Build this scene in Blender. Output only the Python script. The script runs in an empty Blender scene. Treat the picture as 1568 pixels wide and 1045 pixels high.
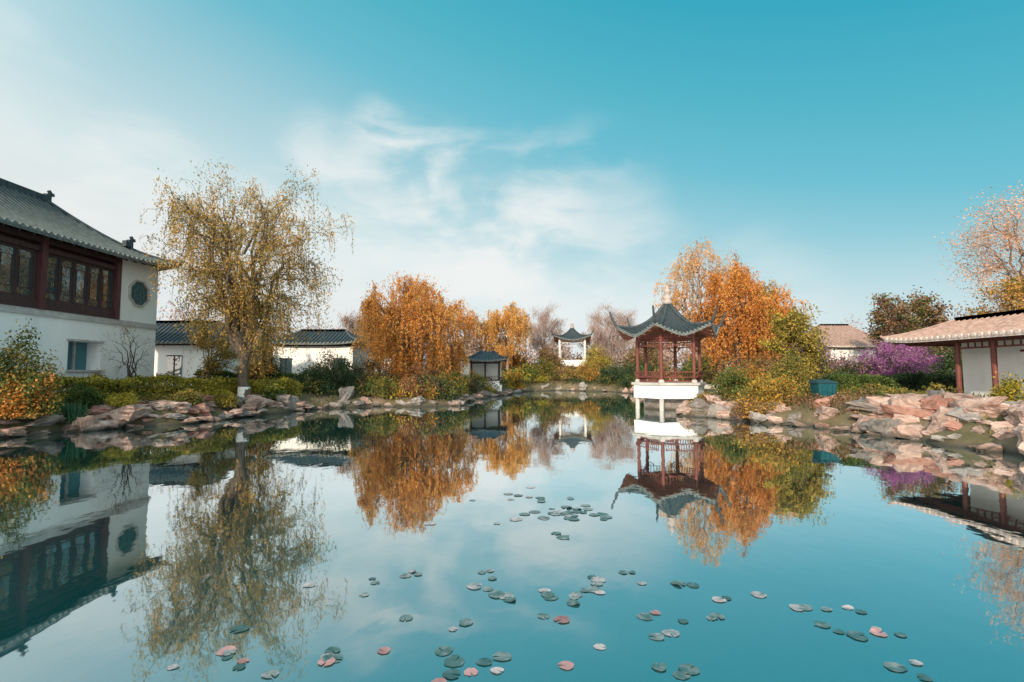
import bpy, bmesh, math, numpy as np
from mathutils import Vector, noise as mnoise
R = np.random.RandomState(7)
scene = bpy.context.scene
COL = scene.collection

# ------------------------------------------------------------------ materials
def new_mat(name):
    m = bpy.data.materials.new(name); m.use_nodes = True
    nt = m.node_tree
    return m, nt, nt.nodes['Principled BSDF'], nt.nodes['Material Output']

def ramp(nt, stops, interp='LINEAR'):
    n = nt.nodes.new('ShaderNodeValToRGB'); cr = n.color_ramp; cr.interpolation = interp
    while len(cr.elements) < len(stops): cr.elements.new(0.5)
    for e, (p, c) in zip(cr.elements, stops):
        e.position = p; e.color = (c[0], c[1], c[2], 1)
    return n

def noise_mat(name, stops, scale=5, rough=.8, detail=6, bump=0.0, bscale=None, stretch=(1,1,1), spec=.3, wet=False, distort=0.0, tint=None):
    m, nt, p, o = new_mat(name); L = nt.links
    tc = nt.nodes.new('ShaderNodeNewGeometry')
    mp = nt.nodes.new('ShaderNodeMapping'); mp.inputs['Scale'].default_value = stretch
    L.new(tc.outputs['Position'], mp.inputs['Vector'])
    nz = nt.nodes.new('ShaderNodeTexNoise'); nz.inputs['Scale'].default_value = scale; nz.inputs['Detail'].default_value = detail
    nz.inputs['Roughness'].default_value = .65; nz.inputs['Distortion'].default_value = distort
    L.new(mp.outputs['Vector'], nz.inputs['Vector'])
    r = ramp(nt, stops); L.new(nz.outputs['Fac'], r.inputs['Fac'])
    colout = r.outputs['Color']
    if tint:   # per-rock / per-piece value change
        rr = ramp(nt, tint); L.new(tc.outputs['Random Per Island'], rr.inputs['Fac'])
        mt = nt.nodes.new('ShaderNodeMix'); mt.data_type='RGBA'; mt.blend_type='MULTIPLY'; mt.inputs['Factor'].default_value=1
        L.new(colout, mt.inputs[6]); L.new(rr.outputs['Color'], mt.inputs[7]); colout = mt.outputs[2]
    if wet:
        sx = nt.nodes.new('ShaderNodeSeparateXYZ'); L.new(tc.outputs['Position'], sx.inputs[0])
        mr = nt.nodes.new('ShaderNodeMapRange'); mr.inputs['From Min'].default_value = .02; mr.inputs['From Max'].default_value = .20
        L.new(sx.outputs['Z'], mr.inputs['Value'])
        mx = nt.nodes.new('ShaderNodeMix'); mx.data_type = 'RGBA'
        L.new(mr.outputs['Result'], mx.inputs['Factor'])
        mx.inputs[6].default_value = (.055, .05, .04, 1); L.new(colout, mx.inputs[7]); colout = mx.outputs[2]
    L.new(colout, p.inputs['Base Color'])
    p.inputs['Roughness'].default_value = rough
    p.inputs['Specular IOR Level'].default_value = spec
    if bump:
        n2 = nt.nodes.new('ShaderNodeTexNoise'); n2.inputs['Scale'].default_value = bscale or scale*4; n2.inputs['Detail'].default_value = 8
        L.new(mp.outputs['Vector'], n2.inputs['Vector'])
        b = nt.nodes.new('ShaderNodeBump'); b.inputs['Strength'].default_value = bump; b.inputs['Distance'].default_value = .05
        L.new(n2.outputs['Fac'], b.inputs['Height']); L.new(b.outputs['Normal'], p.inputs['Normal'])
    return m

def leaf_mat(name, cs, trans=.35, clump=1.2, gain=1.35, desat=.05):
    m, nt, p, o = new_mat(name); L = nt.links
    nt.nodes.remove(p)
    out=[]
    for c in cs:
        l=.3*c[0]+.6*c[1]+.1*c[2]; out.append(tuple(min(.85,(v*(1-desat)+l*desat)*gain) for v in c))
    cs=out
    g = nt.nodes.new('ShaderNodeNewGeometry')
    nz = nt.nodes.new('ShaderNodeTexNoise'); nz.inputs['Scale'].default_value = clump; nz.inputs['Detail'].default_value = 2
    L.new(g.outputs['Position'], nz.inputs['Vector'])
    a = nt.nodes.new('ShaderNodeMath'); a.operation = 'MULTIPLY_ADD'
    L.new(nz.outputs['Fac'], a.inputs[0]); a.inputs[1].default_value = 1.5; a.inputs[2].default_value = -.5
    b = nt.nodes.new('ShaderNodeMath'); b.operation = 'MULTIPLY_ADD'; b.use_clamp = True
    L.new(g.outputs['Random Per Island'], b.inputs[0]); b.inputs[1].default_value = .55; L.new(a.outputs[0], b.inputs[2])
    n = len(cs)
    r = ramp(nt, [(i/(n-1), c) for i, c in enumerate(cs)]); L.new(b.outputs[0], r.inputs['Fac'])
    d = nt.nodes.new('ShaderNodeBsdfDiffuse'); t = nt.nodes.new('ShaderNodeBsdfTranslucent')
    mx = nt.nodes.new('ShaderNodeMixShader'); mx.inputs[0].default_value = trans
    L.new(r.outputs['Color'], d.inputs[0]); L.new(r.outputs['Color'], t.inputs[0])
    L.new(d.outputs[0], mx.inputs[1]); L.new(t.outputs[0], mx.inputs[2]); L.new(mx.outputs[0], o.inputs[0])
    return m

M = {}
M['plaster'] = noise_mat('white_plaster', [(.2,(.62,.63,.62)),(.40,(.77,.78,.77)),(.8,(.86,.86,.85))], 1.1, .85, detail=9, bump=.15, bscale=25, stretch=(1,1,.35))
M['tile'] = noise_mat('roof_tile_grey', [(.3,(.020,.030,.036)),(.7,(.060,.078,.086))], 9, .5, bump=.3)
M['tile_green'] = noise_mat('roof_tile_green_grey', [(.3,(.034,.050,.052)),(.7,(.095,.122,.124))], 5, .6, bump=.3)
M['tile_pink'] = noise_mat('roof_tile_warm_sunlit', [(.3,(.22,.145,.12)),(.7,(.43,.305,.26))], 5, .75, bump=.3)  # pinkish tile; warmth of sunlight on grey tile is put into the colour
M['ridge'] = noise_mat('ridge_tile', [(.3,(.022,.034,.040)),(.7,(.06,.08,.09))], 6, .6, bump=.3)
M['tile_end'] = noise_mat('eave_tile_end', [(.3,(.08,.10,.10)),(.7,(.20,.22,.22))], 6, .7)
M['tile_end_pale'] = noise_mat('eave_tile_end_pale', [(.3,(.42,.34,.31)),(.7,(.66,.58,.54))], 6, .7)
M['wood_red'] = noise_mat('red_brown_wood', [(.3,(.105,.033,.028)),(.7,(.20,.066,.052))], 4, .5, stretch=(3,3,.5))
M['wood_maroon'] = noise_mat('maroon_wood', [(.3,(.065,.024,.027)),(.7,(.12,.044,.046))], 4, .5, stretch=(3,3,.5))
M['wood_dark'] = noise_mat('dark_wood', [(.3,(.036,.022,.024)),(.7,(.078,.042,.043))], 4, .5, stretch=(3,3,.5))
M['wood_orange'] = noise_mat('rafter_wood', [(.3,(.20,.075,.05)),(.7,(.34,.14,.09))], 6, .6)
M['stone'] = noise_mat('grey_stone', [(.3,(.33,.32,.31)),(.7,(.54,.52,.50))], 3, .85, bump=.3)
M['stone_warm'] = noise_mat('finial_stone', [(.3,(.30,.25,.23)),(.7,(.48,.41,.38))], 5, .8, bump=.3)
VAR=[(0,(.62,.60,.58)),(.5,(.88,.86,.85)),(1,(1.0,1.0,1.0))]
M['rock'] = noise_mat('pink_rock', [(.27,(.11,.082,.070)),(.42,(.35,.235,.195)),(.58,(.53,.39,.34)),(.78,(.70,.59,.54))], 1.9, .9, bump=1.0, bscale=8, stretch=(1,1,2.2), wet=True, distort=.7, detail=10, tint=VAR)
M['rock_grey'] = noise_mat('grey_rock', [(.25,(.09,.085,.08)),(.5,(.27,.245,.23)),(.8,(.50,.46,.44))], 2.2, .9, bump=1.0, bscale=8, wet=True, distort=.7, detail=10, tint=VAR)
M['rock_red'] = noise_mat('red_rock', [(.25,(.12,.07,.06)),(.5,(.37,.19,.15)),(.8,(.55,.37,.31))], 2.2, .9, bump=1.0, bscale=8, wet=True, distort=.7, detail=10, tint=VAR)
M['bark'] = noise_mat('bark', [(.3,(.055,.045,.036)),(.7,(.17,.13,.10))], 5, .9, bump=.6, stretch=(3,3,.6))
M['bark_pale'] = noise_mat('bark_pale', [(.3,(.17,.125,.105)),(.7,(.38,.30,.26))], 5, .9, bump=.5, stretch=(3,3,.6))
M['bark_dark'] = noise_mat('bark_dark', [(.3,(.03,.026,.025)),(.7,(.08,.07,.065))], 5, .9, stretch=(3,3,.6))
M['limewash'] = noise_mat('limewash', [(.3,(.55,.53,.5)),(.7,(.78,.77,.75))], 5, .9)
M['bin_teal'] = noise_mat('teal_paint', [(.3,(.008,.06,.08)),(.7,(.016,.10,.125))], 3, .45)
M['bin_dark'] = noise_mat('dark_lid', [(.3,(.01,.03,.04)),(.7,(.02,.05,.06))], 3, .4)
M['ground'] = noise_mat('ground_soil_and_grass', [(.3,(.06,.06,.028)),(.45,(.11,.095,.05)),(.6,(.18,.14,.095)),(.8,(.26,.215,.17))], .9, .95, detail=10, bump=.6, bscale=12, wet=True)
M['paving'] = noise_mat('paving', [(.3,(.30,.29,.29)),(.7,(.42,.41,.40))], 4, .85, bump=.3)

m, nt, p, o = new_mat('window_glass')
p.inputs['Base Color'].default_value = (.025,.06,.07,1); p.inputs['Roughness'].default_value = .03; p.inputs['IOR'].default_value = 2.6
g = nt.nodes.new('ShaderNodeNewGeometry'); nz = nt.nodes.new('ShaderNodeTexNoise'); nz.inputs['Scale'].default_value = 1.6; nt.links.new(g.outputs['Position'],nz.inputs['Vector'])
bb = nt.nodes.new('ShaderNodeBump'); bb.inputs['Strength'].default_value=.25; bb.inputs['Distance'].default_value=.08; nt.links.new(nz.outputs['Fac'],bb.inputs['Height']); nt.links.new(bb.outputs[0],p.inputs['Normal'])
M['glass'] = m
m, nt, p, o = new_mat('teal_interior')
p.inputs['Base Color'].default_value = (.05,.17,.20,1); p.inputs['Roughness'].default_value = .5
M['teal'] = m
M['lattice_screen'] = noise_mat('lattice_screen', [(.35,(.03,.055,.055)),(.65,(.12,.17,.165))], 14, .7)

M['lf_willow'] = leaf_mat('leaf_willow_olive', [(.085,.075,.018),(.19,.15,.04),(.34,.23,.062),(.50,.27,.065)], .4, .45, gain=1.3)
M['lf_orange'] = leaf_mat('leaf_orange', [(.16,.065,.016),(.41,.155,.030),(.60,.25,.052),(.68,.36,.11)], .45, .8)
M['lf_yellow'] = leaf_mat('leaf_yellow_orange', [(.21,.105,.025),(.42,.215,.05),(.60,.33,.085),(.66,.43,.16)], .45, .7)
M['lf_peach'] = leaf_mat('leaf_peach', [(.40,.22,.13),(.55,.33,.22),(.62,.42,.30)], .4)
M['lf_green'] = leaf_mat('leaf_green', [(.014,.028,.011),(.04,.065,.018),(.08,.115,.03),(.15,.17,.05)], .25)
M['lf_dark'] = leaf_mat('leaf_dark_green', [(.010,.021,.015),(.023,.043,.023),(.045,.07,.03),(.10,.115,.055)], .2)
M['lf_lime'] = leaf_mat('leaf_lime', [(.10,.095,.014),(.22,.19,.025),(.36,.29,.035),(.46,.34,.05)], .3)
M['lf_olive'] = leaf_mat('leaf_olive', [(.05,.05,.015),(.12,.105,.028),(.22,.165,.04),(.35,.23,.05)], .3)
M['lf_brown'] = leaf_mat('leaf_brown', [(.06,.043,.028),(.14,.08,.045),(.23,.135,.075),(.31,.19,.11)], .3)
M['lf_magenta'] = leaf_mat('blossom_magenta', [(.16,.05,.15),(.33,.10,.30),(.47,.18,.43)], .35, gain=1.2)
M['lf_mauve'] = leaf_mat('blossom_mauve', [(.15,.095,.13),(.26,.165,.21),(.37,.26,.31)], .3)
M['lf_flower'] = leaf_mat('blossom_yellow', [(.36,.17,.02),(.52,.26,.03),(.62,.34,.05)], .3, gain=1.2)
M['lf_grass'] = leaf_mat('grass_blades', [(.06,.065,.02),(.13,.11,.04),(.24,.19,.09)], .3)
M['lf_iris'] = leaf_mat('strap_leaf', [(.02,.06,.03),(.05,.12,.06),(.12,.20,.10)], .3)
M['twig'] = leaf_mat('fine_twigs', [(.17,.115,.10),(.30,.21,.185),(.38,.29,.26)], .2)
def pad_mat(name, stops):
    m, nt, p, o = new_mat(name); L=nt.links
    g=nt.nodes.new('ShaderNodeNewGeometry'); nz=nt.nodes.new('ShaderNodeTexNoise'); nz.inputs['Scale'].default_value=14; nz.inputs['Detail'].default_value=6; L.new(g.outputs['Position'],nz.inputs['Vector'])
    a=nt.nodes.new('ShaderNodeMath'); a.operation='MULTIPLY_ADD'; L.new(nz.outputs['Fac'],a.inputs[0]); a.inputs[1].default_value=1.3; a.inputs[2].default_value=-.5
    b=nt.nodes.new('ShaderNodeMath'); b.operation='MULTIPLY_ADD'; b.use_clamp=True; L.new(g.outputs['Random Per Island'],b.inputs[0]); b.inputs[1].default_value=.8; L.new(a.outputs[0],b.inputs[2])
    r=ramp(nt,stops); L.new(b.outputs[0],r.inputs[0]); L.new(r.outputs[0],p.inputs['Base Color']); p.inputs['Roughness'].default_value=.3
    return m
M['pad'] = pad_mat('lily_pad_leaf', [(0,(.02,.075,.075)),(.35,(.055,.12,.12)),(.65,(.18,.22,.225)),(1,(.46,.40,.41))])
M['pad_red'] = pad_mat('lily_pad_red', [(0,(.20,.09,.09)),(1,(.48,.27,.27))])

# ------------------------------------------------------------------ mesh helpers
def link(o, parent=None):
    COL.objects.link(o)
    if parent: o.parent = parent
    return o
def empty(name):
    e = bpy.data.objects.new(name, None); e.empty_display_size = .3
    return link(e)

class MB:
    def __init__(s): s.v = []; s.f = []; s.m = []
    def add(s, vs, fs, mi=0):
        b = len(s.v); s.v.extend([tuple(map(float, q)) for q in vs])
        for f in fs: s.f.append([b+i for i in f]); s.m.append(mi)
    def box(s, lo, hi, mi=0):
        x0,y0,z0 = lo; x1,y1,z1 = hi
        s.add([(x0,y0,z0),(x1,y0,z0),(x1,y1,z0),(x0,y1,z0),(x0,y0,z1),(x1,y0,z1),(x1,y1,z1),(x0,y1,z1)],
              [(0,3,2,1),(4,5,6,7),(0,1,5,4),(1,2,6,5),(2,3,7,6),(3,0,4,7)], mi)
    def beam(s, a, b, w, h, mi=0):
        a = np.array(a,float); b = np.array(b,float); d = b-a; d /= np.linalg.norm(d)
        up = np.array([0,0,1.]) if abs(d[2])<.95 else np.array([1.,0,0])
        sd = np.cross(d, up); sd /= np.linalg.norm(sd); up = np.cross(sd, d)
        vs = []
        for q in (a,b):
            for (i,j) in ((-1,-1),(1,-1),(1,1),(-1,1)): vs.append(q+sd*w/2*i+up*h/2*j)
        s.add(vs, [(0,1,2,3),(7,6,5,4),(0,4,5,1),(1,5,6,2),(2,6,7,3),(3,7,4,0)], mi)
    def tube(s, pts, rad, k=6, mi=0, cap=True):
        pts = np.array(pts, float); n = len(pts)
        rad = np.broadcast_to(np.array(rad,float), (n,))
        T = np.gradient(pts, axis=0); T /= (np.linalg.norm(T,axis=1,keepdims=True)+1e-9)
        ref = np.array([0.31,0.17,.93]) if abs(T[0,2])<.8 else np.array([.97,.21,.05])
        A = np.cross(T, ref); A /= (np.linalg.norm(A,axis=1,keepdims=True)+1e-9)
        B = np.cross(T, A)
        an = np.linspace(0,2*math.pi,k,endpoint=False)
        vs = (pts[:,None,:] + rad[:,None,None]*(np.cos(an)[None,:,None]*A[:,None,:]+np.sin(an)[None,:,None]*B[:,None,:])).reshape(-1,3)
        fs = []
        for i in range(n-1):
            for j in range(k):
                fs.append((i*k+j, i*k+(j+1)%k, (i+1)*k+(j+1)%k, (i+1)*k+j))
        if cap:
            fs.append(tuple(range(k-1,-1,-1))); fs.append(tuple((n-1)*k+j for j in range(k)))
        s.add(vs, fs, mi)
    def lathe(s, c, prof, k=16, mi=0, rot=0):
        pts = []
        for (r,z) in prof:
            for j in range(k):
                a = rot+2*math.pi*j/k; pts.append((c[0]+r*math.cos(a), c[1]+r*math.sin(a), z))
        fs = []
        for i in range(len(prof)-1):
            for j in range(k): fs.append((i*k+j, i*k+(j+1)%k, (i+1)*k+(j+1)%k, (i+1)*k+j))
        fs.append(tuple(range(k-1,-1,-1))); fs.append(tuple((len(prof)-1)*k+j for j in range(k)))
        s.add(pts, fs, mi)
    def build(s, name, mats, parent=None, smooth=False):
        me = bpy.data.meshes.new(name); me.from_pydata(s.v, [], s.f)
        for q in mats: me.materials.append(q)
        me.polygons.foreach_set('material_index', s.m)
        if smooth: me.polygons.foreach_set('use_smooth', [True]*len(s.f))
        me.update()
        return link(bpy.data.objects.new(name, me), parent)

def norm(a): return a/(np.linalg.norm(a,axis=-1,keepdims=True)+1e-9)

def leaf_obj(name, C, mats, l=.1, w=.04, parent=None, bias=None, bw=0.0, mi=None, rng=R):
    n = len(C); A = rng.normal(size=(n,3))
    A = norm(A)
    if bias is not None: A = norm(A*(1-bw) + np.array(bias)*bw)
    B = norm(np.cross(A, rng.normal(size=(n,3))))
    sc = rng.uniform(.6,1.3,size=(n,1))
    V = np.stack([C-A*l*sc, C+B*w*sc, C+A*l*sc, C-B*w*sc], axis=1).reshape(-1,3)
    me = bpy.data.meshes.new(name)
    me.vertices.add(4*n); me.loops.add(4*n); me.polygons.add(n)
    me.vertices.foreach_set('co', V.astype(np.float32).ravel())
    me.loops.foreach_set('vertex_index', np.arange(4*n,dtype=np.int32))
    me.polygons.foreach_set('loop_start', np.arange(0,4*n,4,dtype=np.int32))
    for q in mats: me.materials.append(q)
    if mi is not None: me.polygons.foreach_set('material_index', np.asarray(mi,dtype=np.int32))
    me.update(calc_edges=True)
    return link(bpy.data.objects.new(name, me), parent)

# ------------------------------------------------------------------ terrain and pond
POND = np.array([(-14,-5),(13,-5),(12.9,5),(12.4,11.9),(11.9,13.8),(11.6,15.5),(11.3,17.7),(9.9,19.5),(9.0,21.6),(7.9,23.2),
 (8.6,24.6),(10.2,25.6),(11.3,27.5),(11.6,31),(11.0,36),(11.6,45),(10.4,51),(5,55),(1.2,52),(-.6,43.5),(-2.6,38),(-3.1,33.8),(-3.2,29.8),
 (-5.5,29.0),(-8.6,29.2),(-11.0,26.4),(-11.9,22.5),(-12.8,19.2),(-15.0,17.0),(-15.6,14.9),(-16.6,10),(-16,0)], float)
def sdist(x, y):
    x = np.asarray(x,float); y = np.asarray(y,float)
    d2 = np.full(x.shape, 1e12); inside = np.zeros(x.shape, bool)
    n = len(POND)
    for i in range(n):
        ax, ay = POND[i]; bx, by = POND[(i+1)%n]
        ex, ey = bx-ax, by-ay
        t = np.clip(((x-ax)*ex+(y-ay)*ey)/(ex*ex+ey*ey), 0, 1)
        d2 = np.minimum(d2, (x-ax-t*ex)**2+(y-ay-t*ey)**2)
        c = (ay > y) != (by > y)
        with np.errstate(divide='ignore', invalid='ignore'):
            xi = (bx-ax)*(y-ay)/(by-ay if by!=ay else 1e-9)+ax
        inside ^= (c & (x < xi))
    d = np.sqrt(d2)
    return np.where(inside, -d, d)
def H(x, y):
    x = np.asarray(x,float); y = np.asarray(y,float)
    s = sdist(x,y) + .18*np.sin(1.7*x+.6*y)+.12*np.sin(2.9*y-1.1*x)
    out = .06+.92*(1-np.exp(-np.maximum(s,0)/1.1)) + .018*np.clip(s-2,0,20)
    z = np.where(s<0, np.maximum(-1.2, s*1.1), out)
    hill = 2.3*np.exp(-((x-8)**2+(y-69)**2)/90.) + 1.2*np.exp(-((x+4)**2/60.+(y-64)**2/60.))
    z = z + np.where(s>0, hill + .05*np.sin(.9*x)*np.sin(.8*y)*np.clip(s,0,1), 0)
    return z
def h1(x,y): return float(H(np.array([x]),np.array([y]))[0])

def axis(lo, hi, step, far_lo, far_hi):
    mid = np.arange(lo, hi+1e-6, step)
    a = []; v = lo; s = step
    while v > far_lo: s *= 1.25; v -= s; a.append(v)
    b = []; v = hi; s = step
    while v < far_hi: s *= 1.25; v += s; b.append(v)
    return np.array(a[::-1]+list(mid)+b)
gx = axis(-30,32,.4,-900,900); gy = axis(-7,75,.4,-400,2500)
X, Y = np.meshgrid(gx, gy)
Z = H(X.ravel(), Y.ravel())
nx, ny = len(gx), len(gy)
V = np.stack([X.ravel(), Y.ravel(), Z],1)
idx = np.arange(nx*ny).reshape(ny,nx)
F = np.stack([idx[:-1,:-1],idx[:-1,1:],idx[1:,1:],idx[1:,:-1]],-1).reshape(-1,4)
me = bpy.data.meshes.new('ground'); me.from_pydata(V.tolist(),[],F.tolist()); me.materials.append(M['ground'])
me.polygons.foreach_set('use_smooth',[True]*len(F)); me.update(); link(bpy.data.objects.new('ground',me))

# water
m, nt, p, o = new_mat('pond_water'); L = nt.links; nt.nodes.remove(p)
g = nt.nodes.new('ShaderNodeNewGeometry')
mp = nt.nodes.new('ShaderNodeMapping'); mp.inputs['Scale'].default_value = (1,.6,1); L.new(g.outputs['Position'], mp.inputs[0])
nz = nt.nodes.new('ShaderNodeTexNoise'); nz.inputs['Scale'].default_value = 1.8; nz.inputs['Detail'].default_value = 3; L.new(mp.outputs[0], nz.inputs['Vector'])
bp = nt.nodes.new('ShaderNodeBump'); bp.inputs['Strength'].default_value = .05; bp.inputs['Distance'].default_value = .06; L.new(nz.outputs['Fac'], bp.inputs['Height'])
fr = nt.nodes.new('ShaderNodeFresnel'); fr.inputs['IOR'].default_value = 1.33; L.new(bp.outputs[0], fr.inputs['Normal'])
ma = nt.nodes.new('ShaderNodeMath'); ma.operation='MULTIPLY_ADD'; ma.use_clamp=True; ma.inputs[1].default_value=2.0; ma.inputs[2].default_value=.36; L.new(fr.outputs[0], ma.inputs[0])
mn = nt.nodes.new('ShaderNodeMath'); mn.operation='MINIMUM'; mn.inputs[1].default_value=.92; L.new(ma.outputs[0], mn.inputs[0])
n3 = nt.nodes.new('ShaderNodeTexNoise'); n3.inputs['Scale'].default_value=.35; n3.inputs['Detail'].default_value=4; L.new(g.outputs['Position'], n3.inputs['Vector'])
rw = ramp(nt,[(.3,(.006,.066,.076)),(.7,(.016,.098,.100))]); L.new(n3.outputs['Fac'], rw.inputs[0])
df = nt.nodes.new('ShaderNodeBsdfDiffuse'); L.new(rw.outputs[0], df.inputs[0])
gl = nt.nodes.new('ShaderNodeBsdfGlossy'); gl.inputs['Roughness'].default_value=.022; gl.inputs[0].default_value=(.89,.94,.95,1); L.new(bp.outputs[0], gl.inputs['Normal'])
mx = nt.nodes.new('ShaderNodeMixShader'); L.new(mn.outputs[0], mx.inputs[0]); L.new(df.outputs[0], mx.inputs[1]); L.new(gl.outputs[0], mx.inputs[2]); L.new(mx.outputs[0], o.inputs[0])
b = MB(); b.add([(-22,-9,0),(20,-9,0),(20,62,0),(-22,62,0)],[(0,1,2,3)]); b.build('pond_water',[m])

# ------------------------------------------------------------------ roofs
def roof(parent, corners, D, ze, Hh, fmix=.5, fexp=2.0, lift=.4, liftw=.9, sp=.25, rr=.055, tile='tile', tend='tile_end', under='wood_dark', horn=(.3,.3), ridge_r=.1, name='roof', nt_=9, ridge='ridge', rh=3.2):
    C = np.array(corners,float); n = len(C)
    E = np.roll(C,-1,0)-C; Ln = np.linalg.norm(E,axis=1); E = E/Ln[:,None]; N = np.stack([-E[:,1],E[:,0]],1)
    D = np.broadcast_to(np.array(D,float),(n,))
    f = lambda x: fmix*x+(1-fmix)*x**fexp
    def zf(P):
        xs = np.min([((P-C[i])@N[i])/D[i] for i in range(n)],axis=0); xs = np.clip(xs,0,1)
        dc = np.min([np.linalg.norm(P-C[i],axis=-1) for i in range(n)],axis=0)
        return ze+Hh*f(xs)+lift*np.exp(-(dc/liftw)**1.3)
    mb = MB(); ub = MB()
    for i in range(n):
        ns = max(4,int(round(Ln[i]/sp))); ss = np.linspace(0,Ln[i],ns+1)
        cols = []
        for s in ss:
            P0 = C[i]+E[i]*s; tm = D[i]
            for j in range(n):
                if j==i: continue
                dj = (P0-C[j])@N[j]; den = 1/D[i]-(N[i]@N[j])/D[j]
                if den>1e-9: tm = min(tm, (dj/D[j])/den)
            tm = max(tm,0)
            tt = np.linspace(0,1,nt_)*tm
            P = P0[None]+N[i][None]*tt[:,None]
            cols.append(np.column_stack([P,zf(P)]))
        vs = np.concatenate(cols); k = nt_
        fs = [(a*k+q,(a+1)*k+q,(a+1)*k+q+1,a*k+q+1) for a in range(ns) for q in range(k-1)]
        mb.add(vs,fs,0)
        lo = vs.copy(); lo[:,2]-=.13; ub.add(lo,[t[::-1] for t in fs],0)
        ed = np.array([c[0] for c in cols]); ou = np.array([-N[i][0],-N[i][1],0])
        fv = np.concatenate([ed, ed-np.array([0,0,.12])]); q = len(ed)
        mb.add(fv,[(a,q+a,q+a+1,a+1) for a in range(q-1)],3)
        for a in range(len(cols)-1):
            c = (cols[a]+cols[a+1])/2
            if np.linalg.norm(c[-1,:2]-c[0,:2])<.12: continue
            c = c.copy(); c[:,2]+=rr*.35
            mb.tube(c, rr, 6, 0)
            st = c[0]+ou*.03
            mb.tube([st-ou*.06+np.array([0,0,-.01]), st+ou*.015+np.array([0,0,-.012])], rr*1.3, 8, 3)
            r0 = c[0].copy(); r1 = c[min(4,nt_-1)].copy(); r0[2]-=.17; r1[2]-=.17
            if a%2==0: ub.beam(r0-ou*.05, r1, .06,.07,1)
    ends = []
    for i in range(n):
        j = (i-1)%n; A = np.array([N[i],N[j]])
        pts = []
        for x in np.linspace(0,1,14):
            rhs = np.array([N[i]@C[i]+x*D[i], N[j]@C[j]+x*D[j]])
            pts.append(np.linalg.solve(A,rhs))
        pts = np.array(pts); z = zf(pts)+ridge_r*.6
        P3 = np.column_stack([pts,z]); ends.append(P3[-1].copy())
        od = norm(C[i]-pts[3]); ho = []
        for t in np.linspace(1,.12,7):
            ho.append((C[i][0]+od[0]*horn[0]*t, C[i][1]+od[1]*horn[0]*t, z[0]+horn[1]*t**1.3))
        P = np.concatenate([np.array(ho),P3]); rad = np.concatenate([np.linspace(.5,.95,7),np.ones(14)])*ridge_r
        mb.tube(P, rad, 6, 2)
    done = set()
    for i in range(n):
        j = (i+1)%n
        d = np.linalg.norm(ends[i]-ends[j])
        if d>.3 and (j,i) not in done:
            if n==4 and d< .5*Ln[i] and Ln[i] < Ln[(i+1)%n]: continue
            done.add((i,j))
            mb.beam(ends[i]+[0,0,.03], ends[j]+[0,0,.03], ridge_r*1.7, ridge_r*rh, 2)
    mb.build(name,[M[tile],M[tile],M[ridge],M[tend]],parent)
    ub.build(name+'_underside',[M[under],M['wood_orange'] if under=='wood_orange' else M['wood_dark']],parent)
    return ends

def rect(x0,y0,x1,y1): return [(x0,y0),(x1,y0),(x1,y1),(x0,y1)]

# ------------------------------------------------------------------ left two-storey hall
hall = empty('two_storey_white_hall')
b = MB(); XW = -18.0
b.box((-25,9,.6),(XW,20.1,4.15)); b.box((-25,21.7,.6),(XW,25,4.15)); b.box((-25,20.1,.6),(XW,21.7,2.1)); b.box((-25,20.1,3.28),(XW,21.7,4.15))
b.box((-25,20.1,2.1),(-18.6,21.7,3.28),1)
b.box((-25,22.5,4.4),(XW,25,7.3)); b.box((-25,9,4.4),(-18.25,22.5,7.3),2)
b.build('walls',[M['plaster'],M['teal'],M['wood_dark']],hall)
b = MB()
b.box((-25.05,8.95,4.15),(XW+.07,25.07,4.32)); b.box((-25.05,8.95,4.322),(XW+.03,25.03,4.4))
b.box((XW+.002,20.0,2.0),(XW+.08,21.8,2.098)); b.box((XW+.002,20.0,3.282),(XW+.08,21.8,3.36))
b.box((XW-.5,20.87,2.1),(XW-.42,20.93,3.28))
b.build('string_course',[M['stone']],hall)
b = MB(); gb = MB()
gb.box((-18.24,9,4.75),(-18.12,22.45,6.75))
b.box((-18.2,9,4.402),(-17.94,22.5,4.56)); b.box((-18.17,9,4.56),(-17.99,22.5,4.78)); b.box((-18.2,9,6.62),(-17.95,22.5,6.80)); b.box((-18.2,9,6.95),(-17.92,22.5,7.15))
for y in (11.3,15.05,18.8,22.42): b.box((-18.2,y-.12,4.4),(-17.90,y+.12,7.3),1)
for y0 in (11.3,15.05,18.8):
    a0=y0+.15; a1=y0+3.52; n=5; w=(a1-a0)/n
    for i in range(n):
        u=a0+i*w; v=u+w
        b.box((-18.16,u+.005,4.79),(-18.05,u+.045,6.61)); b.box((-18.16,v-.045,4.79),(-18.05,v-.005,6.61))
        b.box((-18.15,u+.045,4.79),(-18.06,v-.045,4.86)); b.box((-18.15,u+.045,6.53),(-18.06,v-.045,6.61))
        b.box((-18.13,u+.045,5.12),(-18.10,v-.045,5.145)); b.box((-18.13,u+.045,6.25),(-18.10,v-.045,6.27))
        b.box((-18.13,u+.13,5.145),(-18.10,u+.145,6.25)); b.box((-18.13,v-.145,5.145),(-18.10,v-.13,6.25))
b.build('window_frames',[M['wood_dark'],M['wood_maroon']],hall); gb.build('window_glass',[M['glass']],hall)
b = MB(); cy,cz=23.72,5.78
def ring(mb,r0,r1,x0,x1,mi):
    an=[math.pi/8+i*math.pi/4 for i in range(8)]; vs=[]
    for x in (x0,x1):
        for r in (r0,r1):
            for a in an: vs.append((x,cy+r*math.cos(a),cz+r*math.sin(a)))
    fs=[]
    for i in range(8):
        j=(i+1)%8
        fs+= [(16+i,16+j,24+j,24+i),(8+i,8+j,24+j,24+i),(i,j,16+j,16+i)]
    mb.add(vs,fs,mi)
ring(b,.60,.68,XW+.002,XW+.09,0)
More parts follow.
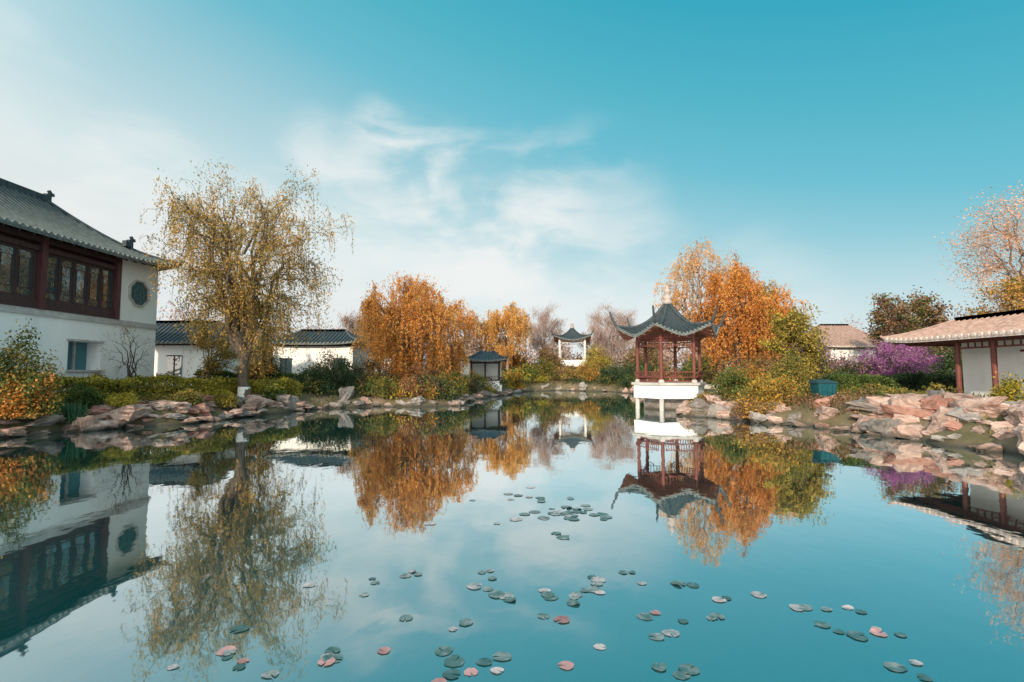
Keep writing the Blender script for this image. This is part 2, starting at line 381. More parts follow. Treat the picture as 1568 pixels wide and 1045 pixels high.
b.add([(XW+.02,cy+.6*math.cos(math.pi/8+i*math.pi/4),cz+.6*math.sin(math.pi/8+i*math.pi/4)) for i in range(8)],[tuple(range(8))],1)
for k in (-.3,-.1,.1,.3):
    b.box((XW+.021,cy+k-.008,cz-.5),(XW+.035,cy+k+.008,cz+.5),2); b.box((XW+.036,cy-.5,cz+k-.008),(XW+.05,cy+.5,cz+k+.008),2)
ring(b,.28,.31,XW+.051,XW+.06,2)
b.build('octagonal_window',[M['stone'],M['lattice_screen'],M['teal']],hall)
ends = roof(hall, rect(-25.8,7.8,-17.25,25.45), [3.0,4.28,3.0,4.28], 7.16, 2.7, .55,1.9,.36,1.5,.27,.06,'tile_green','tile_end','wood_dark',(.22,.2),.11)
b = MB()
for (x,y,z) in [(-21.5,22.5,10.05),(-18.95,24.25,8.36)]:
    b.beam((x,y-.35,z-.06),(x,y+.12,z-.06),.2,.28); b.beam((x,y-.1,z+.1),(x,y+.28,z+.22),.15,.15); b.beam((x,y+.2,z+.2),(x,y+.05,z+.36),.11,.11)
b.build('ridge_ornaments',[M['ridge']],hall)

def low_hall(name, x0,y0,x1,y1, zb, ze, zr, tile='tile', over=.5, doors=True, tend='tile_end'):
    e = empty(name); b = MB(); w = MB()
    b.box((x0,y0,zb),(x1,y1,ze+.15))
    n = max(2,int((x1-x0)/1.6))
    for i in range(n):
        u = x0+(i+.5)*(x1-x0)/n
        if doors and i%2==0:
            w.box((u-.45,y0-.06,zb+.9),(u+.45,y0-.002,zb+2.2),1)
            w.box((u-.5,y0-.09,zb+.8),(u+.5,y0-.062,zb+.88)); w.box((u-.5,y0-.09,zb+2.2),(u+.5,y0-.062,zb+2.28)); w.box((u-.03,y0-.09,zb+.88),(u+.03,y0-.062,zb+2.2))
    w.box((x0-.02,y0-.05,ze-.2),(x1+.02,y0-.003,ze+.1))
    b.build('walls',[M['plaster']],e); w.build('windows',[M['wood_dark'],M['glass']],e)
    D = (y1-y0)/2+over; 
    roof(e, rect(x0-over,y0-over,x1+over,y1+over), [D,D*.7,D,D*.7], ze, zr-ze, .7,1.8,.2,.9,.3,.06,tile,tend,'wood_dark',(.2,.15),.08,ridge=('tile_pink' if tile=='tile_pink' else 'tile_green'),rh=2.2)
    return e
low_hall('white_side_hall',-26,31.5,-18.6,35,.8,3.9,5.3)
low_hall('white_side_hall',-18.3,38,-12.2,42,.8,4.2,5.3)
low_hall('distant_tiled_house',31,50,38,56,.8,4.6,7.0,'tile_pink',tend='tile_end_pale')
low_hall('distant_tiled_house',-24,58,-14,63,.8,4.2,6.6)

# ------------------------------------------------------------------ right gallery
ga = empty('covered_gallery')
b = MB()
b.box((17.5,2,.8),(17.7,16.05,3.3)); b.box((17.5,17.0,.8),(17.7,19.3,3.3)); b.box((17.5,16.05,.8),(17.7,17.0,1.75)); b.box((17.5,16.05,2.7),(17.7,17.0,3.3)); b.box((17.7,2,.8),(19.8,2.2,3.3))
b.build('walls',[M['plaster']],ga)
b = MB()
for y in (18.6,17.2,13.2,9.2,5.2):
    b.tube([(16.7,y,.86),(16.7,y,3.3)],.085,12,0); b.lathe((16.7,y),[(.15,.82),(.15,.9),(.1,.95)],12,1)
for y in (20.7,17.2,13.2,9.2,5.2): b.tube([(19.7,y,.86),(19.7,y,3.3)],.085,12,0)
b.box((16.62,2,3.08),(16.78,20.8,3.24)); b.box((16.66,2,2.86),(16.74,18.6,2.92)); b.box((16.78,20.6,3.08),(19.7,20.78,3.24))
for i in range(60):
    y=2.2+i*.27; b.box((16.68,y,2.92),(16.72,y+.03,3.08))
b.box((17.46,16.0,1.68),(17.498,17.05,1.748)); b.box((17.46,16.0,2.702),(17.498,17.05,2.78)); b.box((17.5,16.5,1.75),(17.56,16.55,2.7))
b.box((17.48,18.0-.03,.85),(17.498,18.03,3.2))
b.build('timber_frame',[M['wood_red'],M['stone']],ga)
b = MB(); b.box((16.2,1.5,.3),(20.3,21.4,.82)); b.box((15.85,1.5,.3),(16.198,21.4,.62)); b.build('stone_plinth',[M['stone']],ga)
roof(ga, rect(15.9,1.2,20.5,21.15),[.9,2.3,.9,2.3],3.28,.78,.8,1.6,.12,.8,.25,.055,'tile_pink','tile_end_pale','wood_dark',(.15,.1),.08,ridge='tile_pink',rh=2.4)

# ------------------------------------------------------------------ pavilions
def pavilion(name, c, n, rot, Rc, Re, zf, ze, za, lift, liftw, horn, base=None, colr=.09, under='wood_orange', fin=.75, sp=.2, colmat='wood_red'):
    e = empty(name); c = np.array(c,float)
    an = [rot+2*math.pi*i/n for i in range(n)]
    cor = [(c[0]+Re*math.cos(a), c[1]+Re*math.sin(a)) for a in an]
    ap = Re*math.cos(math.pi/n)
    roof(e, cor, ap, ze, za-ze, .38,2.6,lift,liftw,sp,.042,'tile','tile_end',under,horn,.085,nt_=12)
    b = MB(); P = [np.array([c[0]+Rc*math.cos(a), c[1]+Rc*math.sin(a)]) for a in an]
    for q in P:
        b.tube([(q[0],q[1],zf),(q[0],q[1],ze+.25)],colr,12,0); b.lathe(q,[(colr*1.7,zf),(colr*1.7,zf+.1),(colr*1.2,zf+.16)],12,1)
    for i in range(n):
        A=P[i]; B=P[(i+1)%n]; d=norm(B-A); L=np.linalg.norm(B-A)
        a=A+d*colr; q=B-d*colr
        b.beam((*a,ze+.12),(*q,ze+.12),.1,.2,0); b.beam((*a,ze-.06),(*q,ze-.06),.05,.05,0); b.beam((*a,ze-.34),(*q,ze-.34),.04,.05,0)
        k=int(L/.17)
        for s in range(1,k):
            t=A+d*L*s/k; b.box((t[0]-.014,t[1]-.014,ze-.32),(t[0]+.014,t[1]+.014,ze-.085))
        for sg,base_p in ((1,a),(-1,q)):
            b.beam((*(base_p),ze-.62),(*(base_p+d*sg*.3),ze-.36),.035,.05,0)
    b.build('columns_and_lintels',[M[colmat],M['stone']],e)
    b = MB(); zt=za-.02
    b.lathe(c,[(.26,zt-.14),(.28,zt+.04*fin),(.17,zt+.10*fin),(.23,zt+.2*fin),(.24,zt+.3*fin),(.14,zt+.42*fin),(.11,zt+.5*fin),(.18,zt+.62*fin),(.19,zt+.74*fin),(.10,zt+.88*fin),(.02,zt+1.1*fin)],14)
    b.build('finial',[M['stone_warm']],e,True)
    return e,P
e,P = pavilion('hexagonal_pavilion',(8.70,27.6),6,0.0,1.72,2.86,1.45,3.76,5.95,.74,1.15,(.38,.80),sp=.19,fin=.86)
b = MB(); c=(8.70,27.6)
b.lathe(c,[(1.95,.62),(1.95,1.32)],6,0); b.lathe(c,[(2.08,1.322),(2.08,1.45)],6,1)
for i in range(6):
    a=i*math.pi/3; b.tube([(c[0]+1.75*math.cos(a),c[1]+1.75*math.sin(a),-1.2),(c[0]+1.75*math.cos(a),c[1]+1.75*math.sin(a),.618)],.12,10,1)
b.lathe(c,[(1.35,-1.2),(1.35,.618)],6,3)
b.box((10.3,27.2,1.1),(12.6,28.6,1.31),1); b.box((11.2,27.25,.0),(12.6,28.55,1.098),0)
b.build('pedestal',[M['plaster'],M['stone'],M['bin_dark'],M['rock_grey']],e)
b = MB()
for i in range(6):
    if i in (0,): continue
    A=P[i]; B=P[(i+1)%6]; d=norm(B-A); L=np.linalg.norm(B-A); a=A+d*.09; q=B-d*.09; mid=(A+B)/2; out=norm(mid-np.array(c))
    b.beam((*a,1.52),(*q,1.52),.06,.06); b.beam((*a,1.74),(*q,1.74),.3,.05); b.beam((*(a+out*.2),2.02),(*(q+out*.2),2.02),.06,.05)
    k=13
    for s in range(1,k):
        t=A+d*L*s/k; b.beam((*t,1.55),(*t,1.715),.03,.03); b.beam((*(t+out*.14),1.765),(*(t+out*.2),2.0),.028,.028)
b.build('bench_railing',[M['wood_red']],e)

z0 = h1(7.9,65)
e,P = pavilion('hilltop_pavilion',(7.9,65),4,math.radians(38),2.25,3.3,z0+.35,6.1,7.9,.6,1.2,(.6,.7),colr=.16,sp=.3,fin=.6,colmat='limewash')
b = MB(); b.lathe((7.9,65),[(3.0,z0-.8),(3.0,z0+.1),(2.8,z0+.1),(2.8,z0+.35)],4,0,math.radians(38))
b.build('pedestal',[M['plaster']],e)

e = empty('waterside_kiosk'); kb=.9
b = MB()
b.box((-4.6,43.3,0),(-.9,46.3,kb)); b.box((-4.5,43.6,kb),(-3.7,46,3.0)); b.box((-3.7,45.8,kb),(-1.0,46,3.0))
b.box((-3.6,43.5,kb),(-1.1,43.65,1.25)); b.build('walls',[M['plaster']],e)
b = MB()
for x,y in ((-3.55,43.6),(-2.35,43.6),(-1.15,43.6),(-1.15,45.7)): b.tube([(x,y,kb),(x,y,3.1)],.08,8)
b.box((-3.7,43.55,2.75),(-1.0,43.65,2.95)); b.box((-3.6,43.45,1.252),(-1.1,43.68,1.32)); b.build('columns',[M['wood_dark']],e)
roof(e, rect(-4.0,42.9,-.5,46.5),[1.8,1.2,1.8,1.2],3.02,.85,.6,1.8,.2,.7,.28,.05,'tile','tile_end','wood_dark',(.2,.15),.09)
b = MB(); b.box((-4.6,43.5,3.0),(-3.85,46.1,3.12)); b.build('wall_coping',[M['ridge']],e)

b = MB()
pp = [(15.9,3),(15.9,19.5),(14.2,20.5),(13.9,18.5),(14.9,15.5),(14.9,3)]
zz=[h1(x,y) for x,y in pp]; zt=max(zz)+.03
b.add([(x,y,zt-.12) for x,y in pp]+[(x,y,zt+.02) for x,y in pp],[tuple(range(6,12))]+[(i,(i+1)%6,6+(i+1)%6,6+i) for i in range(6)])
b.build('stone_path',[M['paving']])

e = empty('waste_bin'); bx,by=12.75,20.4; bz=h1(bx,by)
b = MB()
b.add([(bx-.32,by-.24,bz),(bx+.32,by-.24,bz),(bx+.32,by+.24,bz),(bx-.32,by+.24,bz),(bx-.39,by-.29,bz+.58),(bx+.39,by-.29,bz+.58),(bx+.39,by+.29,bz+.58),(bx-.39,by+.29,bz+.58)],
 [(0,3,2,1),(0,1,5,4),(1,2,6,5),(2,3,7,6),(3,0,4,7),(4,5,6,7)])
for k in (-.2,0,.2): b.box((bx+k-.02,by-.31,bz+.08),(bx+k+.02,by-.23,bz+.5))
b.build('body',[M['bin_teal']],e)
b = MB()
b.add([(bx-.43,by-.33,bz+.582),(bx+.43,by-.33,bz+.582),(bx+.43,by+.33,bz+.582),(bx-.43,by+.33,bz+.582),(bx-.4,by-.26,bz+.65),(bx+.4,by-.26,bz+.65),(bx+.36,by+.3,bz+.74),(bx-.36,by+.3,bz+.74)],
 [(0,3,2,1),(0,1,5,4),(1,2,6,5),(2,3,7,6),(3,0,4,7),(4,5,6,7)])
b.build('lid',[M['bin_dark']],e)

# ------------------------------------------------------------------ rocks
def rock(mb, c, s, rng, mi=0, flat=1.0, tilt=.2):
    bm = bmesh.new(); n = rng.randint(11,18)
    for i in range(n):
        q = rng.normal(size=3); q /= np.max(np.abs(q))**.8*np.linalg.norm(q)**.2
        bm.verts.new(Vector(q))
    r = bmesh.ops.convex_hull(bm, input=bm.verts)
    bad = [g for g in r['geom_interior'] if isinstance(g,bmesh.types.BMVert)]
    if bad: bmesh.ops.delete(bm, geom=bad, context='VERTS')
    bmesh.ops.subdivide_edges(bm, edges=bm.edges[:], cuts=3, use_grid_fill=True)
    bmesh.ops.triangulate(bm, faces=bm.faces[:])
    off = Vector(rng.uniform(-50,50,3)); a = rng.uniform(0,6.28); tx,ty = rng.uniform(-tilt,tilt,2)
    vs=[]
    for v in bm.verts:
        st = .09*math.sin(v.co.z*9+off.x+2*mnoise.noise(v.co+off))
        q = v.co*(1+.25*mnoise.noise(v.co*1.3+off)+.16*mnoise.noise(v.co*3.2+off)+.10*mnoise.noise(v.co*8+off)+st)
        x,y,z = q.x*s[0],q.y*s[1],q.z*s[2]
        z += x*tx+y*ty
        vs.append((c[0]+x*math.cos(a)-y*math.sin(a), c[1]+x*math.sin(a)+y*math.cos(a), c[2]+z))
    bm.verts.index_update()
    mb.add(vs,[[v.index for v in f.verts] for f in bm.faces],mi); bm.free()

def shore(name, pts, step, size, depth, tiers, mats, rng, flat=.55, wts=None, hmul=1.0):
    mb = MB(); pts = np.array(pts,float)
    for i in range(len(pts)-1):
        A,B = pts[i],pts[i+1]; L=np.linalg.norm(B-A); d=(B-A)/L; nrm=np.array([d[1],-d[0]])
        if sdist(*((A+B)/2+nrm*.5))<sdist(*((A+B)/2-nrm*.5)): nrm=-nrm
        for k in range(int(math.ceil(L/step))):
            for t in range(tiers):
                if t>0 and rng.rand()<.22: continue
                q = A+d*(k+rng.rand())*step + nrm*(t*depth/tiers+rng.uniform(-.15,.25))
                s = size*rng.choice([.4,.6,.8,1.1,1.5],p=[.2,.25,.25,.2,.1])
                z = max(h1(q[0],q[1]),0.0)
                rock(mb,(q[0],q[1],z+s*.12*hmul-.02),(s,s*rng.uniform(.55,.9),s*flat*rng.uniform(.6,1.3)),rng,rng.choice(len(mats),p=wts))
    return mb.build(name,[M[q] for q in mats])
rg = np.random.RandomState(11)
shore('shore_rocks',[(12.75,7),(12.4,11.9),(11.9,13.8),(11.6,15.5),(11.3,17.7)],.52,.50,2.9,6,['rock','rock_red','rock_grey'],rg,.52,[.68,.14,.18])
shore('shore_rocks',[(11.3,17.7),(9.9,19.5),(9,21.6),(7.9,23.2),(8.6,24.6),(10.2,25.6)],.45,.34,1.2,3,['rock','rock_grey'],rg,.6,[.6,.4])
shore('shore_rocks',[(-16.6,10),(-15.6,14.9),(-15,17),(-12.8,19.2),(-11.9,22.5),(-11,26.4)],.48,.50,2.0,5,['rock','rock_red','rock_grey'],rg,.34,[.58,.16,.26])
shore('shore_rocks',[(-11,26.4),(-8.6,29.2),(-5.5,29),(-3.2,29.8),(-3.1,33.8),(-2.6,38),(-.6,43.5)],.5,.34,.5,1,['rock_grey','rock'],rg,.6,[.7,.3])
shore('shore_rocks',[(-.6,43.5),(1.2,52),(5,55),(10.4,51),(11.6,45),(11,36),(11.6,31),(11.3,27.5)],.8,.42,.6,1,['rock_grey','rock'],rg,.6,[.5,.5])
def boulder(x,y,s,mat,flat=.7,dz=.1,seed=1):
    mb=MB(); rock(mb,(x,y,max(h1(x,y),0)+dz*s),(s,s*.8,s*flat),np.random.RandomState(seed),0); mb.build('boulder',[M[mat]])
for i,(x,y,s,mt,fl) in enumerate([(12.0,19.3,.45,'rock_red',.8),(12.9,16.4,.65,'rock',.6),(13.4,14.6,.6,'rock',.6),(12.9,17.9,.5,'rock_red',.6),(13.5,12.9,.7,'rock',.5),(14.1,17.2,.5,'rock',.55),
    (-14.1,18.5,.85,'rock',.38),(-15.6,17.8,.7,'rock_grey',.4),(-12.9,20.6,.65,'rock_red',.45),(-12.2,23.6,.5,'rock',.6),(-11.5,25.6,.55,'rock_grey',.8),(-9.6,28.9,.55,'rock_grey',1.0),(9.3,23.1,.5,'rock',.8)]):
    boulder(x,y,s,mt,fl,.15,i+3)

# ------------------------------------------------------------------ vegetation
def bez(a,b,c,n,rng,j=.03):
    t=np.linspace(0,1,n)[:,None]; P=(1-t)**2*a+2*t*(1-t)*b+t*t*c
    L=np.linalg.norm(c-a); J=rng.normal(size=(n,3))*j*L; J[0]=0; J[-1]=0
    return P+J
def grow(rng, base, fork, c, Rr, k, r0, up=.35, sides=5):
    tubes=[]; ends=[]; dirs=[]; pool=[]; pd=[]
    base=np.array(base,float); fork=np.array(fork,float); c=np.array(c,float); Rr=np.array(Rr,float)
    tr=bez(base,(base+fork)/2+rng.normal(size=3)*.12,fork,7,rng,.02)
    rd=np.linspace(1.0,.72,7)*r0; rd[0]*=1.35; rd[1]*=1.08
    tubes.append((tr,rd,9))
    for i in range(k[0]):
        a=2*math.pi*(i+rng.uniform(-.3,.3))/k[0]; e=rng.uniform(.0,1.4)
        tgt=c+Rr*np.array([math.cos(a)*math.cos(e),math.sin(a)*math.cos(e),math.sin(e)])*rng.uniform(.55,.78)
        s=tr[rng.choice([4,5,6,6])]; L1=np.linalg.norm(tgt-s)
        P=bez(s,s+(tgt-s)*.35+np.array([0,0,L1*.2]),tgt,9,rng,.03); r1=r0*rng.uniform(.42,.62)
        tubes.append((P,np.linspace(r1,r1*.3,9),6))
        for j in range(k[1]):
            q=rng.randint(3,9); s2=P[q]; d=norm(norm((s2-c)/Rr)+rng.normal(size=3)*.6+np.array([0,0,up]))
            L2=np.mean(Rr)*rng.uniform(.28,.52); t2=s2+d*L2
            ee=np.linalg.norm((t2-c)/Rr); 
            if ee>1: t2=c+(t2-c)/ee*rng.uniform(.92,1.06)
            P2=bez(s2,s2+d*L2*.5+np.array([0,0,L2*.12]),t2,6,rng,.05); r2=r1*(1-.08*q)*.5
            tubes.append((P2,np.linspace(r2,r2*.3,6),4))
            for q_ in (2,3,4,5): pool.append(P2[q_]); pd.append(d)
            for m_ in range(k[2]):
                s3=P2[rng.randint(2,6)]; d3=norm(d+rng.normal(size=3)*.65+np.array([0,0,up*.5])); L3=L2*rng.uniform(.35,.75); t3=s3+d3*L3
                P3=bez(s3,s3+d3*L3*.5,t3,4,rng,.06)
                tubes.append((P3,np.linspace(r2*.4,r2*.12+.003,4),3))
                ends.append(t3); dirs.append(d3)
                for q_ in (1,2,3,3): pool.append(P3[q_]); pd.append(d3)
    return tubes,np.array(ends),np.array(dirs),np.array(pool),np.array(pd)

def tree(name, x,y, top, rx, ry, rz, nleaf, mat, kind='willow', seed=1, k=(7,5,4), r0=.2, l=.1, w=.03, bark='bark', strand=(1.0,2.4), fork=None, wash=False, cx=0, cz=None, mi_frac=0, strand_n=None, spray=.2, spread=.10):
    rng=np.random.RandomState(seed); z=h1(x,y); e=empty(name)
    zc=top-rz if cz is None else cz
    fk=(x+rng.uniform(-.15,.15), y, fork if fork else z+(zc-z)*.42)
    tubes,E,Dd,PL,PD=grow(rng,(x,y,z-.1),fk,(x+cx,y,zc),(rx*.94,ry*.94,rz*.95),k,r0)
    b=MB()
    for P,r,s in tubes: b.tube(P,r,s,0,cap=False)
    mats=mat if isinstance(mat,(list,tuple)) else [mat]
    if kind=='willow':
        N=strand_n or 700; ii=rng.randint(0,len(PL),N); S=PL[ii]+rng.normal(size=(N,3))*.05*rx*.3
        O=PD[ii].copy(); O[:,2]*=.3; O=norm(O+rng.normal(size=(N,3))*.3)*rng.uniform(.1,.7,(N,1)); O[:,2]=np.abs(O[:,2])*.5
        Ls=rng.uniform(strand[0],strand[1],N)*rng.uniform(.5,1,N); Ls=np.minimum(Ls,np.maximum(S[:,2]-z-.7,.3))
        n1=int(nleaf*(1-spray)); si=rng.choice(N,n1,p=Ls/Ls.sum()); t=rng.rand(n1)
        C=S[si]+O[si]*np.sin(np.minimum(t*1.6,1)*1.57)[:,None]; C[:,2]-=Ls[si]*t**1.25-.12*np.sin(np.minimum(t*2.5,1)*3.14)
        C=C+rng.normal(size=C.shape)*.05
        tt=np.array([0,.3,.65,1.])
        for i in range(0,N,3):
            P=S[i]+O[i]*np.sin(np.minimum(tt*1.6,1)*1.57)[:,None]; P[:,2]-=Ls[i]*tt**1.25-.12*np.sin(np.minimum(tt*2.5,1)*3.14)
            b.tube(P,np.linspace(.011,.005,4),3,0,cap=False)
        n2=nleaf-n1; jj=rng.randint(0,len(PL),n2); C2=PL[jj]+rng.normal(size=(n2,3))*.2
        C=np.concatenate([C,C2]); bias=(0,0,-1); bw=.5
    elif kind=='bare':
        n2=nleaf; jj=rng.randint(0,len(PL),n2); C=PL[jj]+rng.normal(size=(n2,3))*rx*.09; bias=(0,0,1); bw=.55
    else:
        jj=rng.randint(0,len(PL),nleaf); C=PL[jj]+rng.normal(size=(nleaf,3))*rx*spread; bias=None; bw=0
    if wash:
        b.lathe((x,y),[(r0*1.42,z-.1),(r0*1.14,z+.25),(r0*1.08,z+.6)],12,1)
    b.build('trunk_and_branches',[M[bark],M['limewash']],e,True)
    mi=None
    if len(mats)>1:   # colour drifts through the crown in patches
        f=.5+.5*np.sin(C[:,0]*1.3+seed)*np.sin(C[:,2]*1.1+seed*.7)*np.cos(C[:,1]*1.2); mi=(rng.rand(len(C))<(f if not mi_frac else f*2*mi_frac)).astype(int)
    leaf_obj('foliage',C,[M[q] for q in mats],l,w,e,bias,bw,mi,rng)
    return e

def shrub(name,x,y,rx,ry,h,n,mat,l=.06,w=.03,seed=1,frac=.25,zb=None,clumps=30,sig=.17,stems=8,box=False):
    rng=np.random.RandomState(seed*13+5); z=h1(x,y) if zb is None else zb; e=empty(name)
    d=rng.normal(size=(clumps,3)); d=norm(d); d[:,2]=np.abs(d[:,2])
    K=d*rng.uniform(.4,.95,(clumps,1))*rng.uniform(.75,1.18,(clumps,1))*np.array([rx,ry,h]); 
    jj=rng.randint(0,clumps,n); C=K[jj]+rng.normal(size=(n,3))*sig*np.array([rx,ry,h*.8])
    C+=np.array([x,y,z]); C[:,2]=np.where(C[:,2]<z, 2*z-C[:,2], C[:,2])
    mats=mat if isinstance(mat,(list,tuple)) else [mat]
    mi=None
    if len(mats)>1:
        cl=rng.rand(clumps); mi=((rng.rand(n)<frac*2*(cl[jj])) ).astype(int)
    b=MB()
    for i in range(stems):
        t=K[i%clumps]+np.array([x,y,z]); s=np.array([x+rng.uniform(-.15,.15)*rx,y,z-.05]); b.tube(bez(s,(s+t)/2+np.array([0,0,h*.12]),t,5,rng,.03),np.linspace(.025,.006,5)*(1+h*.2),4,0,cap=False)
    b.build('stems',[M['bark']],e)
    leaf_obj('foliage',C,[M[q] for q in mats],l,w,e,None,0,mi,rng)
    return e

def hedge(name,pts,wd,ht,n,mat,l=.05,w=.03,seed=1,jag=.05):
    rng=np.random.RandomState(seed); pts=np.array(pts,float); seg=np.diff(pts,axis=0); Ls=np.linalg.norm(seg,axis=1); cum=np.concatenate([[0],np.cumsum(Ls)])
    t=rng.rand(n)*cum[-1]; i=np.clip(np.searchsorted(cum,t)-1,0,len(seg)-1); f=(t-cum[i])/Ls[i]
    P=pts[i]+seg[i]*f[:,None]; nr=np.stack([-seg[i][:,1],seg[i][:,0]],1)/Ls[i][:,None]
    face=rng.rand(n)
    off=np.where(face<.4,rng.uniform(-1,1,n),np.where(face<.7,1,-1)*(1-np.abs(rng.normal(size=n))*.12))*wd/2
    hh=np.where(face<.4,1-np.abs(rng.normal(size=n))*.1,rng.rand(n))*ht
    P=P+nr*off[:,None]; z=H(P[:,0],P[:,1])+hh*(1+.10*np.sin(t*2.1)+.06*np.sin(t*5.3))
    C=np.column_stack([P,z])+rng.normal(size=(n,3))*jag
    return leaf_obj(name,C,[M[mat]] if isinstance(mat,str) else [M[q] for q in mat],l,w,None,None,0,None if isinstance(mat,str) else (rng.rand(n)<.25).astype(int),rng)

# --- trees
tree('willow_tree',-12.9,24,11.8,4.5,4.1,4.3,47000,['lf_willow','lf_yellow'],'willow',3,(14,7,5),.25,.06,.022,'bark',(.5,2.3),fork=3.1,wash=True,cx=-.1,cz=7.4,strand_n=1900,spray=.35,mi_frac=.22)
tree('orange_willow_tree',-7.0,34,8.7,3.2,3.0,3.4,36000,['lf_orange','lf_yellow'],'willow',5,(11,6,5),.22,.085,.03,'bark',(.6,2.8),fork=2.8,strand_n=1200,mi_frac=.3)
tree('orange_willow_tree',-9.8,36,7.2,1.9,2.2,2.6,11000,'lf_yellow','willow',6,(7,5,4),.15,.09,.03,'bark',(.6,2.2),strand_n=600)
tree('orange_willow_tree',-4.9,37,7.3,2.1,2.2,2.6,13000,['lf_yellow','lf_orange'],'willow',8,(8,5,4),.16,.09,.028,'bark_pale',(.6,2.0),strand_n=700)
tree('orange_willow_tree',-.2,57,9.9,3.2,3,4,14000,'lf_yellow','willow',9,(8,5,4),.2,.14,.04,'bark_pale',(.8,2.6))
tree('orange_willow_tree',-3.8,60,9.4,2.6,3,4,10000,['lf_yellow','lf_brown'],'willow',10,(8,5,4),.2,.14,.04,'bark_pale',(.8,2.6))
tree('bare_tree',4.4,66,11.0,3.0,3,4.4,8000,'twig','bare',11,(9,6,4),.2,.30,.015,'bark_pale')
tree('bare_tree',14.4,72,11.8,4.0,3.6,4.8,10000,'twig','bare',12,(10,6,5),.25,.34,.015,'bark_pale')
tree('bare_tree',11.2,66,8.5,2.2,2.2,3.0,4500,'twig','bare',13,(7,5,4),.16,.28,.015,'bark_pale')
tree('bare_tree',-13.6,46,7.6,2.6,2.6,2.8,5000,['twig','lf_brown'],'bare',14,(7,5,4),.16,.22,.018,'bark_pale')
tree('orange_willow_tree',14.4,38,12.0,3.3,3.2,4.4,18000,['lf_yellow','lf_peach'],'willow',15,(11,6,5),.25,.09,.028,'bark_pale',(.6,2.2),strand_n=1000,mi_frac=.3)
tree('orange_willow_tree',16.5,35.5,9.9,3.5,3.0,4.0,42000,['lf_orange','lf_yellow'],'willow',16,(11,6,5),.24,.10,.032,'bark',(.9,3.8),strand_n=1400,mi_frac=.25)
tree('willow_tree',20.0,39,9.0,1.9,2.2,2.8,11000,['lf_olive','lf_yellow'],'willow',17,(7,5,4),.16,.10,.03,'bark_pale',(1.0,3.0))
tree('young_olive_leaf_tree',14.2,25,4.9,1.95,1.5,1.8,9500,['lf_olive','lf_lime'],'leafy',18,(10,6,5),.09,.07,.038,'bark',mi_frac=.3,spread=.07)
tree('evergreen_round_tree',33.6,42,8.4,3.6,3.0,2.7,14000,['lf_brown','lf_green'],'leafy',19,(10,6,5),.22,.13,.06,'bark',mi_frac=.3,spread=.07)
tree('peach_leaf_tree',27.8,26,12.4,3.9,3.2,4.6,16000,'lf_peach','leafy',20,(12,7,5),.2,.06,.028,'bark_pale',spread=.07)
tree('yellow_leaf_tree',26.4,25,6.6,3.0,2.0,1.9,10000,['lf_yellow','lf_olive'],'leafy',21,(9,5,5),.14,.07,.035,'bark',spread=.06)
tree('redbud_tree',19.3,25,3.45,2.0,1.3,1.15,8500,['lf_magenta','lf_mauve'],'leafy',22,(11,7,5),.07,.045,.025,'bark_dark',spread=.05,mi_frac=.3)
tree('redbud_tree',17.6,29.5,3.5,1.9,1.3,1.2,6500,['lf_mauve','lf_brown'],'leafy',23,(9,5,4),.07,.055,.025,'bark_dark',spread=.07,mi_frac=.3)
tree('small_bare_tree',-16.6,21.6,4.3,1.3,.8,1.7,250,'lf_brown','bare',24,(6,4,3),.06,.06,.012,'bark_dark')
tree('young_olive_leaf_tree',-16.2,26.5,4.6,1.3,1.2,1.5,4500,['lf_olive','lf_yellow'],'leafy',25,(7,5,4),.07,.06,.03,'bark')
tree('young_olive_leaf_tree',-14.6,28,3.6,1.3,1.2,1.1,3500,['lf_orange','lf_olive'],'leafy',26,(6,5,4),.06,.06,.03,'bark')

# --- shrubs: left bank
shrub('mixed_leaf_shrub',-15.7,15.9,1.0,.9,2.3,9000,['lf_olive','lf_green'],.05,.026,31,.35,zb=.7,clumps=45,sig=.14)
shrub('mixed_leaf_shrub',-15.3,15.6,.9,.8,1.5,4500,['lf_green','lf_orange'],.045,.024,32,.5,zb=.6)
shrub('clipped_round_shrub',-15.6,18.2,.62,.62,.85,7000,'lf_green',.04,.025,33,clumps=80,sig=.12)
shrub('clipped_round_shrub',-14.8,18.9,.55,.55,.6,6000,'lf_lime',.04,.025,34,clumps=80,sig=.12)
shrub('low_shrub',-13.6,20.6,.8,.6,.6,4500,['lf_olive','lf_green'],.05,.025,35)
shrub('low_shrub',-12.9,22.2,.7,.6,.5,4000,['lf_olive','lf_lime'],.05,.025,36)
shrub('low_shrub',-12.2,25.5,.8,.7,.7,4500,['lf_green','lf_lime'],.05,.025,37)
shrub('low_shrub',-17.0,20.2,.7,.6,1.0,4500,['lf_olive','lf_orange'],.05,.025,38)
hedge('clipped_hedge',[(-17.2,18.6),(-15.6,21.2),(-13.9,24.2),(-11.9,27.6)],.8,.75,28000,['lf_lime','lf_green'],.045,.028,40)
hedge('clipped_hedge',[(-17.5,27.5),(-12.2,31.5)],.8,.9,10000,'lf_green',.06,.035,41)
shrub('evergreen_shrub',-15.0,30.5,1.2,1.0,2.0,5000,'lf_dark',.07,.035,42)
rng=np.random.RandomState(77); n=420; C=np.column_stack([-15.35+.28*rng.normal(size=n),17.05+.2*rng.normal(size=n),np.full(n,h1(-15.35,17.05)+.32)])
leaf_obj('iris_clump',C,[M['lf_iris']],.34,.022,None,(0,0,1),.8,None,rng)
